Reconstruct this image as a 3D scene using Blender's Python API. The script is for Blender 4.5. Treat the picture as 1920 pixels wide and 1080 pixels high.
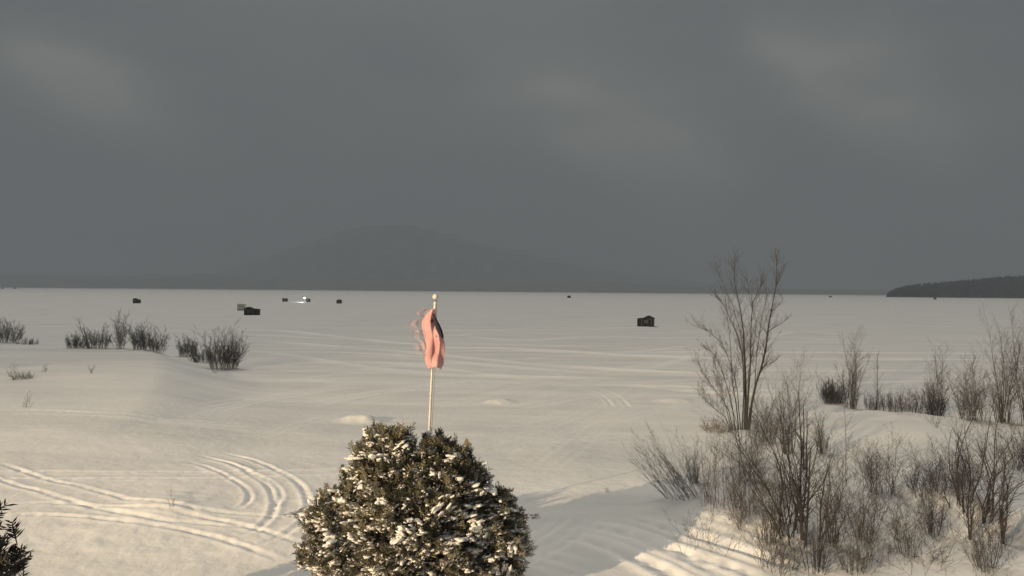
import bpy, math, random
import numpy as np
from mathutils import Vector, Matrix

S = bpy.context.scene
for o in list(bpy.data.objects):
    bpy.data.objects.remove(o)

# ------------------------------------------------------------------ camera
F = 1251.0                       # focal length in photo pixels (photo is 1920 wide)
CAM = np.array([0.0, 0.0, 7.0])
PITCH = 5.0 / F
ROLL = math.radians(0.50)
fw = np.array([0, math.cos(PITCH), math.sin(PITCH)])
r0 = np.array([1.0, 0, 0]); u0 = np.cross(r0, fw)
rt = r0 * math.cos(ROLL) + u0 * math.sin(ROLL)
up = -r0 * math.sin(ROLL) + u0 * math.cos(ROLL)
cd = bpy.data.cameras.new('camera')
cd.sensor_width = 36.0; cd.lens = 36.0 * F / 1920.0
cd.clip_start = 0.1; cd.clip_end = 30000
cam = bpy.data.objects.new('camera', cd)
S.collection.objects.link(cam)
cam.matrix_world = Matrix(((rt[0], up[0], -fw[0], CAM[0]), (rt[1], up[1], -fw[1], CAM[1]),
                           (rt[2], up[2], -fw[2], CAM[2]), (0, 0, 0, 1)))
S.camera = cam

# ------------------------------------------------------------------ world: night overcast
W = bpy.data.worlds.new("World"); S.world = W; W.use_nodes = True
nt = W.node_tree; nt.nodes.clear()
def N(t, **k):
    n = nt.nodes.new(t)
    for a, b in k.items(): setattr(n, a, b)
    return n
L = nt.links.new
out = N('ShaderNodeOutputWorld'); bg = N('ShaderNodeBackground'); L(bg.outputs[0], out.inputs[0])
tc = N('ShaderNodeTexCoord')
mp = N('ShaderNodeMapping'); mp.inputs['Rotation'].default_value = (0, math.radians(-38), 0)
mp.inputs['Scale'].default_value = (0.8, 1.0, 2.6)
L(tc.outputs['Generated'], mp.inputs[0])
no = N('ShaderNodeTexNoise'); no.inputs['Scale'].default_value = 2.1; no.inputs['Detail'].default_value = 5
no.inputs['Roughness'].default_value = 0.5; no.inputs['Distortion'].default_value = 0.4
L(mp.outputs[0], no.inputs['Vector'])
cr = N('ShaderNodeValToRGB')
e = cr.color_ramp.elements
e[0].position = 0.36; e[0].color = (0.078, 0.087, 0.099, 1)
e[1].position = 0.68; e[1].color = (0.117, 0.120, 0.122, 1)
m = e.new(0.5); m.color = (0.096, 0.102, 0.108, 1)
L(no.outputs[0], cr.inputs[0])
def M2(op, a, b=None, clamp=False):
    n = N('ShaderNodeMath', operation=op, use_clamp=clamp)
    for k, v in enumerate((a, b)):
        if v is None: continue
        if isinstance(v, (int, float)): n.inputs[k].default_value = v
        else: L(v, n.inputs[k])
    return n.outputs[0]
# a few thin paler cloud banks, placed in the sky by compass direction
no2 = N('ShaderNodeTexNoise'); no2.inputs['Scale'].default_value = 5.0; no2.inputs['Detail'].default_value = 6
L(mp.outputs[0], no2.inputs['Vector'])
banks = None
for px_, py_, rad, ang, asp, amp in [(200, 190, .11, -25,   .45, 1.1), (1215, 300, .18, -32, .36, 1.0), (1670, 205, .12, -55, .45, .85), (1510, 140, .10, -50, .35, .7), (960, -80, .75, 0, .5, .20)]:
    d0 = fw * F + rt * (px_ - 960) - up * (py_ - 540); d0 = d0 / np.linalg.norm(d0)
    hx = np.array([d0[1], -d0[0], 0]); hx /= np.linalg.norm(hx); hz_ = np.cross(hx, d0)
    a_ = math.radians(ang); ux = hx * math.cos(a_) + hz_ * math.sin(a_); uz = -hx * math.sin(a_) + hz_ * math.cos(a_)
    dd_ = []
    for uu in (ux, uz):
        vm = N('ShaderNodeVectorMath', operation='DOT_PRODUCT'); L(tc.outputs['Generated'], vm.inputs[0]); vm.inputs[1].default_value = tuple(uu)
        dd_.append(vm.outputs['Value'])
    e1 = M2('POWER', M2('ABSOLUTE', M2('DIVIDE', dd_[0], rad)), 2.0); e2 = M2('POWER', M2('ABSOLUTE', M2('DIVIDE', dd_[1], rad * asp)), 2.0)
    r_ = M2('ADD', e1, e2); r_ = M2('ADD', r_, M2('MULTIPLY', M2('SUBTRACT', no2.outputs[0], .50), 3.4))
    g_ = M2('MULTIPLY', M2('POWER', 2.718, M2('MULTIPLY', M2('MAXIMUM', r_, 0.0), -1.0)), amp)
    fwd = N('ShaderNodeVectorMath', operation='DOT_PRODUCT'); L(tc.outputs['Generated'], fwd.inputs[0]); fwd.inputs[1].default_value = tuple(d0)
    g_ = M2('MULTIPLY', g_, M2('MULTIPLY', fwd.outputs['Value'], 1.0, True))
    banks = g_ if banks is None else M2('ADD', banks, g_)
mxw = N('ShaderNodeMix', data_type='RGBA', blend_type='MIX'); L(M2('MULTIPLY', banks, 1.0, True), mxw.inputs[0])
L(cr.outputs[0], mxw.inputs[6]); mxw.inputs[7].default_value = (0.27, 0.262, 0.235, 1)
sp_ = N('ShaderNodeSeparateXYZ'); L(tc.outputs['Generated'], sp_.inputs[0])
L(mxw.outputs[2], bg.inputs[0])
L(M2('MULTIPLY', M2('MINIMUM', M2('ADD', M2('MULTIPLY', M2('MAXIMUM', sp_.outputs['Z'], 0.0), 0.55), 0.90), 1.12), 1.13), bg.inputs[1])

# moon glow through the cloud
sd = bpy.data.lights.new('moon', 'SUN'); sd.energy = 1.80; sd.angle = math.radians(20); sd.color = (1.0, 0.92, 0.77)
so = bpy.data.objects.new('moon', sd); S.collection.objects.link(so)
so.rotation_euler = (math.radians(30), 0, math.radians(-150))

S.view_settings.view_transform = 'Standard'; S.view_settings.look = 'None'
S.view_settings.exposure = 0.0; S.view_settings.gamma = 1.0
S.render.engine = 'CYCLES'
S.cycles.max_bounces = 5; S.cycles.diffuse_bounces = 3; S.cycles.glossy_bounces = 2
S.cycles.transmission_bounces = 2; S.cycles.volume_bounces = 1; S.cycles.transparent_max_bounces = 8

# ------------------------------------------------------------------ helpers
def tag(o, label=None, cat=None, group=None, kind=None):
    if label: o['label'] = label
    if cat: o['category'] = cat
    if group: o['group'] = group
    if kind: o['kind'] = kind
    return o
def link(name, me, parent=None, mat=None, loc=None):
    o = bpy.data.objects.new(name, me)
    S.collection.objects.link(o)
    if mat: me.materials.append(mat)
    if parent: o.parent = parent
    if loc is not None: o.location = loc
    return o
def empty(name, loc, label, cat, group=None):
    o = bpy.data.objects.new(name, None); S.collection.objects.link(o); o.location = loc
    return tag(o, label, cat, group)
def mesh_arrays(name, V, Q, smooth=False):
    """V (n,3), Q (m,k) faces of one size"""
    V = np.asarray(V, dtype=np.float32); Q = np.asarray(Q, dtype=np.int32)
    me = bpy.data.meshes.new(name)
    k = Q.shape[1]
    me.vertices.add(len(V)); me.vertices.foreach_set('co', V.ravel())
    me.loops.add(Q.size); me.loops.foreach_set('vertex_index', Q.ravel())
    me.polygons.add(len(Q)); me.polygons.foreach_set('loop_start', np.arange(0, Q.size, k, dtype=np.int32))
    me.polygons.foreach_set('loop_total', np.full(len(Q), k, dtype=np.int32))
    if smooth: me.polygons.foreach_set('use_smooth', np.ones(len(Q), dtype=bool))
    me.update(calc_edges=True); me.validate()
    return me
def mesh_py(name, V, Fs, smooth=False):
    me = bpy.data.meshes.new(name); me.from_pydata([tuple(v) for v in V], [], Fs); me.update()
    if smooth:
        for p in me.polygons: p.use_smooth = True
    return me

# lattice noise in numpy
_rs = np.random.RandomState(7)
_T = _rs.rand(256, 256).astype(np.float64)
def vnoise(x, y):
    xi = np.floor(x).astype(np.int64); yi = np.floor(y).astype(np.int64)
    fx = x - xi; fy = y - yi
    fx = fx * fx * fx * (fx * (6 * fx - 15) + 10); fy = fy * fy * fy * (fy * (6 * fy - 15) + 10)
    a = _T[xi & 255, yi & 255]; b = _T[(xi + 1) & 255, yi & 255]
    c = _T[xi & 255, (yi + 1) & 255]; d = _T[(xi + 1) & 255, (yi + 1) & 255]
    return (a * (1 - fx) + b * fx) * (1 - fy) + (c * (1 - fx) + d * fx) * fy - 0.5
def fbm(x, y, o=4):
    s = 0; a = 1.0
    for i in range(o):
        s = s + a * vnoise(x + 17.3 * i, y - 9.1 * i); x = x * 2.03; y = y * 2.03; a *= 0.5
    return s
def sstep(a, b, x):
    t = np.clip((x - a) / (b - a), 0, 1); return t * t * (3 - 2 * t)

# ------------------------------------------------------------------ terrain
SHX = [-300, -90, -62, -47, -36, -31, -23, -16, -8, 0, 8, 12, 15, 18, 22, 30, 60, 300]
SHY = [95, 84, 76, 71.5, 69.5, 65, 56, 46, 41, 38, 34, 36, 37.5, 37, 35, 33, 36, 60]
SHW = [8, 8, 6, 5, 5, 7, 13, 20, 24, 24, 18, 10, 5, 4, 4, 5, 6, 8]
MOUNDS = []      # (x, y, r, h)
def ground(x, y):
    x = np.asarray(x, dtype=float); y = np.asarray(y, dtype=float)
    sy = np.interp(x, SHX, SHY) + 1.6 * vnoise(x / 6.0 + 3, y * 0 + 2.2) + 0.8 * vnoise(x / 2.1 + 3, y * 0 + 5.2)
    w = np.interp(x, SHX, SHW)
    land = sstep(0, 1, (sy - y) / w)
    side = sstep(10, 19, np.abs(x - 0.0))
    H = 0.85 + 0.30 * side + 0.20 * sstep(40, 10, y)
    z = land * H
    z = z + land * (0.22 * fbm(x / 9.0, y / 9.0, 2)) * sstep(2, 10, sy - y + 2)
    # wind drifts running away to the right
    c, s = math.cos(0.86), math.sin(0.86)
    a = x * c + y * s; b = -x * s + y * c
    near = sstep(90, 30, y)
    z = z + near * (0.075 * fbm(a / 11.0, b / 2.2, 3) * sstep(-1, 6, y - 5))
    z = z + (0.10 * fbm(x / 30.0, y / 6.0, 3)) * sstep(25, 60, y) * sstep(900, 200, y)
    for mx, my, mr, mh in MOUNDS:
        d2 = ((x - mx) / mr / 1.35) ** 2 + ((y - my) / (mr * 1.2)) ** 2 + .5 * vnoise(x / (mr * .6) + mx, y / (mr * .6))
        z = z + .8 * mh * np.exp(-np.clip(d2 * 1.3, 0, 9) ** 1.5)
    return z
def ray(px, py):
    d = fw * F + rt * (px - 960) - up * (py - 540)
    return d / d[1]
def hit(px, py):
    """where the line of sight through photo pixel meets the snow"""
    d = ray(px, py)
    t = 6.0
    while t < 4000:
        p = CAM + d * t
        if p[2] <= float(ground(p[0], p[1])):
            lo, hi = t - max(0.3, t * 0.022), t
            for _ in range(12):
                mid = 0.5 * (lo + hi); p = CAM + d * mid
                if p[2] <= float(ground(p[0], p[1])): hi = mid
                else: lo = mid
            p = CAM + d * hi
            return np.array([p[0], p[1], float(ground(p[0], p[1]))])
        t += max(0.3, t * 0.022)
    p = CAM + d * 3000; return np.array([p[0], p[1], 0.0])
def at_depth(px, py, Y):
    return CAM + ray(px, py) * Y

for px, py, r, h in [(672, 790, 0.75, 0.42), (938, 754, 0.7, 0.24), (1265, 752, 0.9, 0.22), (700, 788, .5, .15),
                     (1350, 965, 1.2, 0.16), (1425, 985, 1.1, 0.14), (1310, 940, 0.7, .08), (1500, 985, 1.3, .16),
                     (1640, 805, 2.5, .12), (235, 692, 5.5, .45), (318, 945, .9, .12), (1690, 960, 1.6, .4), (1800, 940, 1.6, .4)]:
    p = hit(px, py); MOUNDS.append((p[0], p[1], r, h))

# tracks: photo polylines laid onto the snow
TR = [  # pts, half gauge (m), groove width, depth, kind
 ([(-80, 893), (150, 890), (300, 892), (420, 891), (520, 888), (620, 886), (760, 880)], 0.42, 0.13, 0.11),
 ([(390, 850), (440, 862), (490, 882), (530, 905), (548, 935), (545, 965), (520, 990), (470, 1010), (380, 1030)], 0.45, 0.14, 0.13),
 ([(370, 862), (420, 876), (470, 898), (497, 920), (498, 940), (470, 958), (420, 965)], 0.42, 0.12, 0.11),
 ([(-40, 872), (60, 905), (160, 930), (300, 958), (420, 972), (560, 985)], 0.45, 0.13, 0.12),
 ([(-40, 960), (100, 950), (240, 962), (400, 985), (560, 1040)], 0.45, 0.13, 0.12),
 ([(-20, 775), (60, 772), (180, 776), (320, 790), (520, 800)], 0.45, 0.18, 0.10),
 ([(560, 762), (640, 747), (720, 734), (800, 724), (880, 717), (960, 716), (1040, 720), (1100, 727), (1145, 742), (1165, 765)], 0.5, 0.2, 0.12),
 ([(700, 738), (760, 731), (840, 727), (960, 730), (1060, 738)], 0.5, 0.18, 0.08),
 ([(900, 850), (980, 825), (1060, 800), (1120, 775), (1170, 745), (1215, 715)], 0.7, 0.25, 0.02),
 ([(1010, 880), (1080, 830), (1110, 800), (1180, 760)], 0.5, 0.2, 0.02),
 ([(380, 770), (470, 750), (560, 735), (680, 722)], 0.6, 0.3, 0.09),
 ([(1060, 990), (1160, 1012), (1240, 1045), (1310, 1078), (1380, 1110)], 0.5, 0.24, 0.19),
 ([(1150, 975), (1240, 1003), (1330, 1030), (1420, 1060), (1500, 1095)], 0.5, 0.2, 0.17),
 ([(940, 1040), (1020, 1060), (1120, 1090)], 0.5, 0.26, 0.14),
 ([(1240, 960), (1330, 995), (1440, 1030), (1560, 1065), (1640, 1085)], 0.5, 0.2, 0.10),
 ([(850, 1075), (960, 1050), (1060, 1000), (1100, 960)], 0.4, 0.16, 0.05),
]
LAKE = [  # wide faint sled trails out on the ice: pts, width m, height m
 ([(700, 655), (850, 651), (1000, 655), (1150, 665), (1300, 671), (1500, 674), (1950, 676)], 0.9, 0.09),
 ([(1150, 660), (1300, 660), (1500, 661), (1900, 664)], 1.0, 0.10),
 ([(480, 640), (640, 650), (800, 662), (1000, 683), (1200, 696), (1330, 700), (1450, 700)], 0.8, 0.09),
 ([(640, 664), (820, 674), (1000, 692), (1180, 702), (1500, 708)], 0.7, 0.07),
 ([(420, 615), (560, 622), (700, 640), (860, 652)], 1.2, 0.08),
 ([(450, 628), (640, 636), (800, 640), (1000, 648), (1160, 650)], 1.1, 0.07),
 ([(450, 655), (560, 668), (700, 690), (820, 700), (1000, 708), (1200, 708)], 0.7, 0.08),
 ([(1100, 620), (1200, 613), (1260, 612)], 1.0, 0.06),
 ([(1240, 690), (1320, 694), (1450, 694), (1560, 697), (1900, 694)], 0.7, 0.09),
 ([(1240, 716), (1340, 722), (1450, 726), (1540, 722)], 0.6, 0.08),
 ([(480, 690), (620, 676), (760, 680), (900, 700), (1100, 722)], 0.7, 0.07),
 ([(500, 720), (640, 700), (760, 697), (880, 704)], 0.6, 0.07),
 ([(1180, 705), (1260, 680), (1400, 640), (1500, 620)], 0.9, 0.05),
 ([(470, 610), (700, 616), (1000, 622), (1190, 613)], 1.0, 0.05),
]
_rt = random.Random(12)
for _k in range(30):
    _x = _rt.uniform(300, 1500); _y = _rt.uniform(600, 730); _l = _rt.uniform(150, 520); _sl = _rt.uniform(-.05, .06); _c = _rt.uniform(-12, 12)
    LAKE.append(([(_x + _l * t, _y + _sl * _l * t + _c * math.sin(t * 3)) for t in (0, .2, .4, .6, .8, 1)], _rt.uniform(.25, .55), _rt.uniform(.03, .08)))
for _k in range(12):
    _x = _rt.uniform(350, 1100); _y = _rt.uniform(730, 860); _l = _rt.uniform(120, 330); _sl = _rt.uniform(-.32, -.05); _c = _rt.uniform(-8, 8)
    TR.append(([(_x + _l * t, _y + _sl * _l * t + _c * math.sin(t * 3)) for t in (0, .25, .5, .75, 1)], _rt.uniform(.25, .5), .14, _rt.uniform(.03, .07)))
def polydist(X, Y, pts):
    best = np.full(X.shape, 1e9); along = np.zeros(X.shape); acc = 0.0
    for (a, b) in zip(pts[:-1], pts[1:]):
        v = b - a; l2 = v @ v; l = math.sqrt(l2)
        t = np.clip(((X - a[0]) * v[0] + (Y - a[1]) * v[1]) / l2, 0, 1)
        dx = X - (a[0] + t * v[0]); dy = Y - (a[1] + t * v[1])
        d = np.hypot(dx, dy)
        sg = np.sign((X - a[0]) * v[1] - (Y - a[1]) * v[0])
        m = d < np.abs(best)
        best = np.where(m, d * np.where(sg == 0, 1, sg), best); along = np.where(m, acc + t * l, along)
        acc += l
    return best, along, acc
def smooth_pts(P, n=3):
    P = [np.array(p[:2], float) for p in P]
    for _ in range(n):
        Q = [P[0]]
        for a, b in zip(P[:-1], P[1:]): Q += [0.75 * a + 0.25 * b, 0.25 * a + 0.75 * b]
        Q.append(P[-1]); P = Q
    return P
def world_line(pts):
    return smooth_pts([hit(px, min(py, 1120)) for px, py in pts], 2)
TRW = [(world_line(p), g, w, h) for p, g, w, h in TR]
LKW = [(world_line(p), w, h) for p, w, h in LAKE]

def detail(X, Y):
    z = np.zeros_like(X); tr = np.zeros_like(X)
    for P, g, w, h in TRW:
        dp = h > .15; h = h * (.27 if dp else .20); w = w * (.8 if dp else .62)
        A = np.array(P); x0, y0 = A.min(0) - 2; x1, y1 = A.max(0) + 2
        i = np.nonzero((X > x0) & (X < x1) & (Y > y0) & (Y < y1))[0]
        if not len(i): continue
        d, al, tot = polydist(X[i], Y[i], P)
        fade = np.minimum(1, np.minimum(al, tot - al) / 1.5).clip(0, 1) * (0.65 + 0.7 * (vnoise(al / 1.7, al * 0 + g * 9) + .3))
        ad = np.abs(np.abs(d) - g)
        cleat = 1 + (0.6 * np.sin(al * 9 + 2 * np.sin(al * 1.7)) if dp else 0.3 * np.sin(al * 14)) + .9 * vnoise(al * 3.1, al * 0 + w * 50) + .5 * vnoise(al * 8.1, d * 7)
        zz = -h * np.exp(-(ad / w) ** 2) * cleat + 0.7 * h * np.exp(-((ad - 1.9 * w) / (0.9 * w)) ** 2)
        zz = zz * 1.0 - 0.15 * h * np.exp(-(d / g) ** 4)
        z[i] += zz * fade
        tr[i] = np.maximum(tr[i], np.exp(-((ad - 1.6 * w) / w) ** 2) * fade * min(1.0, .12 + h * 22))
    for P, w, h in LKW:
        A = np.array(P); x0, y0 = A.min(0) - 4; x1, y1 = A.max(0) + 4
        i = np.nonzero((X > x0) & (X < x1) & (Y > y0) & (Y < y1))[0]
        if not len(i): continue
        d, al, tot = polydist(X[i], Y[i], P)
        fade = np.minimum(1, np.minimum(al, tot - al) / 8).clip(0, 1) * (0.4 + 1.3 * (vnoise(al / 9.0, al * 0 + w * 9) + .5)).clip(0, 1.4)
        z[i] += h * np.exp(-(d / w) ** 2) * fade - 0.6 * h * np.exp(-((d - 2 * w) / w) ** 2) * fade
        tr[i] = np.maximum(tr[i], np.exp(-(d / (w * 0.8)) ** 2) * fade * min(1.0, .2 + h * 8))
    return z, tr
def build_snow():
    rr = [4.0]
    while rr[-1] < 5200:
        r = rr[-1]
        rr.append(r * (1.0 + (0.0042 if r < 45 else 0.0065 if r < 130 else 0.014)) )
    rr = np.array(rr)
    th = np.concatenate([np.radians(np.linspace(-180, -52, 50, endpoint=False)), np.radians(np.arange(-52, 52, 0.105)),
                         np.radians(np.linspace(52, 180, 50))])
    R, T = np.meshgrid(rr, th, indexing='ij')
    X = (R * np.sin(T)).ravel(); Y = (R * np.cos(T)).ravel()
    Z = ground(X, Y)
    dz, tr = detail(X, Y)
    near = sstep(60, 20, R.ravel())
    rough = 0.016 * fbm(X / 0.6, Y / 0.5, 5) * near + 0.02 * fbm(X / 2.3, Y / 1.6, 3) * sstep(140, 40, R.ravel())
    # trampled snow left of the cedar
    tp = np.exp(-(((X + 8) / 7) ** 2 + ((Y - 17) / 5) ** 2))
    rough += tp * 0.022 * fbm(X / 0.45 + 5, Y / 0.45, 3)
    Z = Z + dz + rough
    n, m = R.shape
    V = np.stack([X, Y, Z], 1)
    V = np.vstack([V, [[0, 0, 1.0]]])
    i, j = np.meshgrid(np.arange(n - 1), np.arange(m - 1), indexing='ij')
    a = (i * m + j).ravel()
    Q = np.stack([a, a + m, a + m + 1, a + 1], 1)
    me = mesh_arrays('snow_ground', V, Q, True)
    at = me.attributes.new('track_highlight', 'FLOAT', 'POINT')
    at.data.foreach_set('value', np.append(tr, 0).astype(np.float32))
    return me

# ------------------------------------------------------------------ materials
def mat(name, col, rough=0.8, var=0.0, scale=5.0, bump=0.0, bscale=30.0, spec=0.3, col2=None, stretch=None):
    M = bpy.data.materials.new(name); M.use_nodes = True
    t = M.node_tree; b = t.nodes['Principled BSDF']
    b.inputs['Roughness'].default_value = rough
    b.inputs['Specular IOR Level'].default_value = spec
    b.inputs['Base Color'].default_value = (*col, 1)
    c = t.nodes.new('ShaderNodeTexCoord'); src = c.outputs['Object']
    if stretch:
        mm = t.nodes.new('ShaderNodeMapping'); mm.inputs['Scale'].default_value = stretch
        t.links.new(src, mm.inputs[0]); src = mm.outputs[0]
    if var or col2:
        n = t.nodes.new('ShaderNodeTexNoise'); n.inputs['Scale'].default_value = scale; n.inputs['Detail'].default_value = 4
        t.links.new(src, n.inputs['Vector'])
        r = t.nodes.new('ShaderNodeValToRGB')
        r.color_ramp.elements[0].position = .35; r.color_ramp.elements[1].position = .65
        c2 = col2 or tuple(x * (1 - var) for x in col)
        r.color_ramp.elements[0].color = (*c2, 1); r.color_ramp.elements[1].color = (*(min(1, x * (1 + (var if not col2 else 0))) for x in col), 1)
        t.links.new(n.outputs[0], r.inputs[0]); t.links.new(r.outputs[0], b.inputs['Base Color'])
    if bump:
        n2 = t.nodes.new('ShaderNodeTexNoise'); n2.inputs['Scale'].default_value = bscale; n2.inputs['Detail'].default_value = 5
        t.links.new(src, n2.inputs['Vector'])
        bp = t.nodes.new('ShaderNodeBump'); bp.inputs['Strength'].default_value = bump; bp.inputs['Distance'].default_value = 0.05
        t.links.new(n2.outputs[0], bp.inputs['Height']); t.links.new(bp.outputs[0], b.inputs['Normal'])
    return M

def snow_mat():
    M = bpy.data.materials.new('snow'); M.use_nodes = True
    t = M.node_tree; b = t.nodes['Principled BSDF']
    b.inputs['Roughness'].default_value = 0.75; b.inputs['Specular IOR Level'].default_value = 0.15
    c = t.nodes.new('ShaderNodeTexCoord')
    mm = t.nodes.new('ShaderNodeMapping'); mm.inputs['Rotation'].default_value = (0, 0, math.radians(-42)); mm.inputs['Scale'].default_value = (0.05, 0.35, 0.3)
    t.links.new(c.outputs['Object'], mm.inputs[0])
    n = t.nodes.new('ShaderNodeTexNoise'); n.inputs['Scale'].default_value = 1.0; n.inputs['Detail'].default_value = 6; n.inputs['Roughness'].default_value = .6
    t.links.new(mm.outputs[0], n.inputs['Vector'])
    r = t.nodes.new('ShaderNodeValToRGB')
    r.color_ramp.elements[0].position = .35; r.color_ramp.elements[1].position = .66
    r.color_ramp.elements[0].color = (0.69, 0.69, 0.68, 1); r.color_ramp.elements[1].color = (0.82, 0.815, 0.80, 1)
    t.links.new(n.outputs[0], r.inputs[0])
    a = t.nodes.new('ShaderNodeAttribute'); a.attribute_name = 'track_highlight'
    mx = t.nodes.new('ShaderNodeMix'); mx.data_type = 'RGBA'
    t.links.new(a.outputs['Fac'], mx.inputs[0]); t.links.new(r.outputs[0], mx.inputs[6]); mx.inputs[7].default_value = (0.94, 0.93, 0.91, 1)  # paler disturbed snow, with the grazing light on track edges painted in
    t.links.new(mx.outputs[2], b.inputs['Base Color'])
    n2 = t.nodes.new('ShaderNodeTexNoise'); n2.inputs['Scale'].default_value = 3.5; n2.inputs['Detail'].default_value = 8; n2.inputs['Roughness'].default_value = .62
    t.links.new(c.outputs['Object'], n2.inputs['Vector'])
    bp = t.nodes.new('ShaderNodeBump'); bp.inputs['Strength'].default_value = 0.55; bp.inputs['Distance'].default_value = 0.05
    t.links.new(n2.outputs[0], bp.inputs['Height']); t.links.new(bp.outputs[0], b.inputs['Normal'])
    return M
M_SNOW = snow_mat()
M_CLUMP = mat('snow_clump', (0.86, 0.85, 0.83), .7, bump=.5, bscale=25)
M_TWIG = mat('bare_twig', (0.086, 0.078, 0.073), .9, var=.35, scale=6)
M_TWIGR = mat('reddish_twig', (0.11, 0.09, 0.088), .9, var=.3, scale=6)
M_DARK = mat('dark_twig', (0.052, 0.050, 0.056), .9, var=.3, scale=6)
M_BARK = mat('bark', (0.066, 0.062, 0.060), .9, var=.4, scale=9, bump=.6, bscale=30, stretch=(3, 3, .6))
M_STRAW = mat('dry_straw', (0.20, 0.16, 0.12), .9, var=.3, scale=8)
M_LEAF = mat('cedar_leaf', (0.185, 0.168, 0.105), .75, col2=(0.045, 0.047, 0.035), scale=3.0)
def frost(M, amount):
    t = M.node_tree; b = t.nodes['Principled BSDF']; src = b.inputs['Base Color'].links[0].from_socket
    g = t.nodes.new('ShaderNodeNewGeometry'); sx = t.nodes.new('ShaderNodeSeparateXYZ'); t.links.new(g.outputs['True Normal'], sx.inputs[0])
    ab = t.nodes.new('ShaderNodeMath'); ab.operation = 'ABSOLUTE'; t.links.new(sx.outputs['Z'], ab.inputs[0])
    c = t.nodes.new('ShaderNodeTexCoord'); n = t.nodes.new('ShaderNodeTexNoise'); n.inputs['Scale'].default_value = 9; n.inputs['Detail'].default_value = 6; n.inputs['Roughness'].default_value = .7
    t.links.new(c.outputs['Object'], n.inputs['Vector'])
    mu = t.nodes.new('ShaderNodeMath'); mu.operation = 'MULTIPLY'; t.links.new(ab.outputs[0], mu.inputs[0]); t.links.new(n.outputs[0], mu.inputs[1])
    r = t.nodes.new('ShaderNodeValToRGB'); r.color_ramp.elements[0].position = .34 - amount; r.color_ramp.elements[1].position = .42 - amount
    t.links.new(mu.outputs[0], r.inputs[0])
    m = t.nodes.new('ShaderNodeMix'); m.data_type = 'RGBA'; t.links.new(r.outputs[0], m.inputs[0]); t.links.new(src, m.inputs[6]); m.inputs[7].default_value = (.72, .70, .66, 1)
    t.links.new(m.outputs[2], b.inputs['Base Color'])
frost(M_LEAF, 0.035)
M_LEAF_SHADED = mat('shaded_cedar_leaf', (0.05, 0.045, 0.045), .8, col2=(0.03, 0.03, 0.028), scale=4.0)  # shade on the corner cedar is put into its leaf colour
M_POLE = mat('white_painted_steel', (0.72, 0.70, 0.64), .4, var=.12, scale=12, spec=.5)
M_BLACK = mat('black_tarp', (0.022, 0.020, 0.022), .7, var=.3, scale=3, bump=.4, bscale=8)
M_BLACKR = mat('black_roofing', (0.03, 0.028, 0.028), .8, var=.3, scale=3)
M_GREY = mat('grey_trim', (0.22, 0.21, 0.20), .7)
M_RED = mat('red_brown_board', (0.14, 0.055, 0.05), .8, var=.25, scale=4)
M_GREEN = mat('green_board', (0.04, 0.07, 0.05), .8, var=.25, scale=4)
M_PALE = mat('pale_green_board', (0.80, 0.80, 0.66), .8, var=.12, scale=2)
M_FRAME = mat('dark_lath', (0.22, 0.22, 0.17), .8)
M_HILL = mat('forested_hill', (0.20, 0.19, 0.185), 1.0, col2=(0.10, 0.10, 0.10), scale=0.012, spec=0)
M_WOOD = mat('distant_conifer', (0.05, 0.043, 0.048), 1.0, col2=(0.035, 0.03, 0.035), scale=.05, spec=0)

# ------------------------------------------------------------------ assumed lamp outside the view
def assumed_yard_light():  # assumed lamp behind left, unseen; place and strength set to fit the shading
    t = empty('assumed_yard_light', (-60.0, -45.0, 1.0), 'assumed warm yard lamp out of view at left, on an added post', 'lamp')
    V, Q = [], []
    post = tube_mesh('post', [[(np.array([0, 0, -.3]), .07), (np.array([0, 0, 4.0]), .06), (np.array([0, 0, 21.0]), .05)]], 8)  # post and housing are added to carry the assumed lamp
    link('post', post, t, M_GREY)
    box_obj('added_lamp_housing', t, (0, 0, 21.25), (.5, .3, .22), M_GREY)
    l = bpy.data.lights.new('assumed_floodlight', 'SPOT'); l.energy = 430000; l.color = (1.0, 0.75, 0.46)
    l.spot_size = math.radians(92); l.spot_blend = 1.0; l.shadow_soft_size = 0.14
    o = bpy.data.objects.new('assumed_floodlight', l); S.collection.objects.link(o); o.parent = t; o.location = (0.2, .3, 21.0)
    d = Vector((80, 60, -13)); o.rotation_euler = d.to_track_quat('-Z', 'Y').to_euler()

# ------------------------------------------------------------------ tubes and boxes
def tube_mesh(name, chains, sides=3, minr=0.0):
    Vs, Qs = [], []; off = 0
    for ch in chains:
        P = np.array([c[0] for c in ch]); R = np.maximum(np.array([c[1] for c in ch]), minr)
        n = len(P)
        if n < 2: continue
        Tn = np.gradient(P, axis=0); Tn /= (np.linalg.norm(Tn, axis=1, keepdims=True) + 1e-9)
        ref = np.array([0.31, 0.95, 0.05]) if abs(Tn[0][1]) < .9 else np.array([1.0, 0, 0])
        A = np.cross(Tn, ref); A /= (np.linalg.norm(A, axis=1, keepdims=True) + 1e-9)
        B = np.cross(Tn, A)
        an = np.arange(sides) * 2 * math.pi / sides
        ring = P[:, None, :] + R[:, None, None] * (np.cos(an)[None, :, None] * A[:, None, :] + np.sin(an)[None, :, None] * B[:, None, :])
        Vs.append(ring.reshape(-1, 3))
        i, j = np.meshgrid(np.arange(n - 1), np.arange(sides), indexing='ij')
        a = off + i * sides + j; b = off + i * sides + (j + 1) % sides
        Qs.append(np.stack([a.ravel(), b.ravel(), (b + sides).ravel(), (a + sides).ravel()], 1))
        off += n * sides
    return mesh_arrays(name, np.vstack(Vs), np.vstack(Qs), sides > 4)
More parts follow.
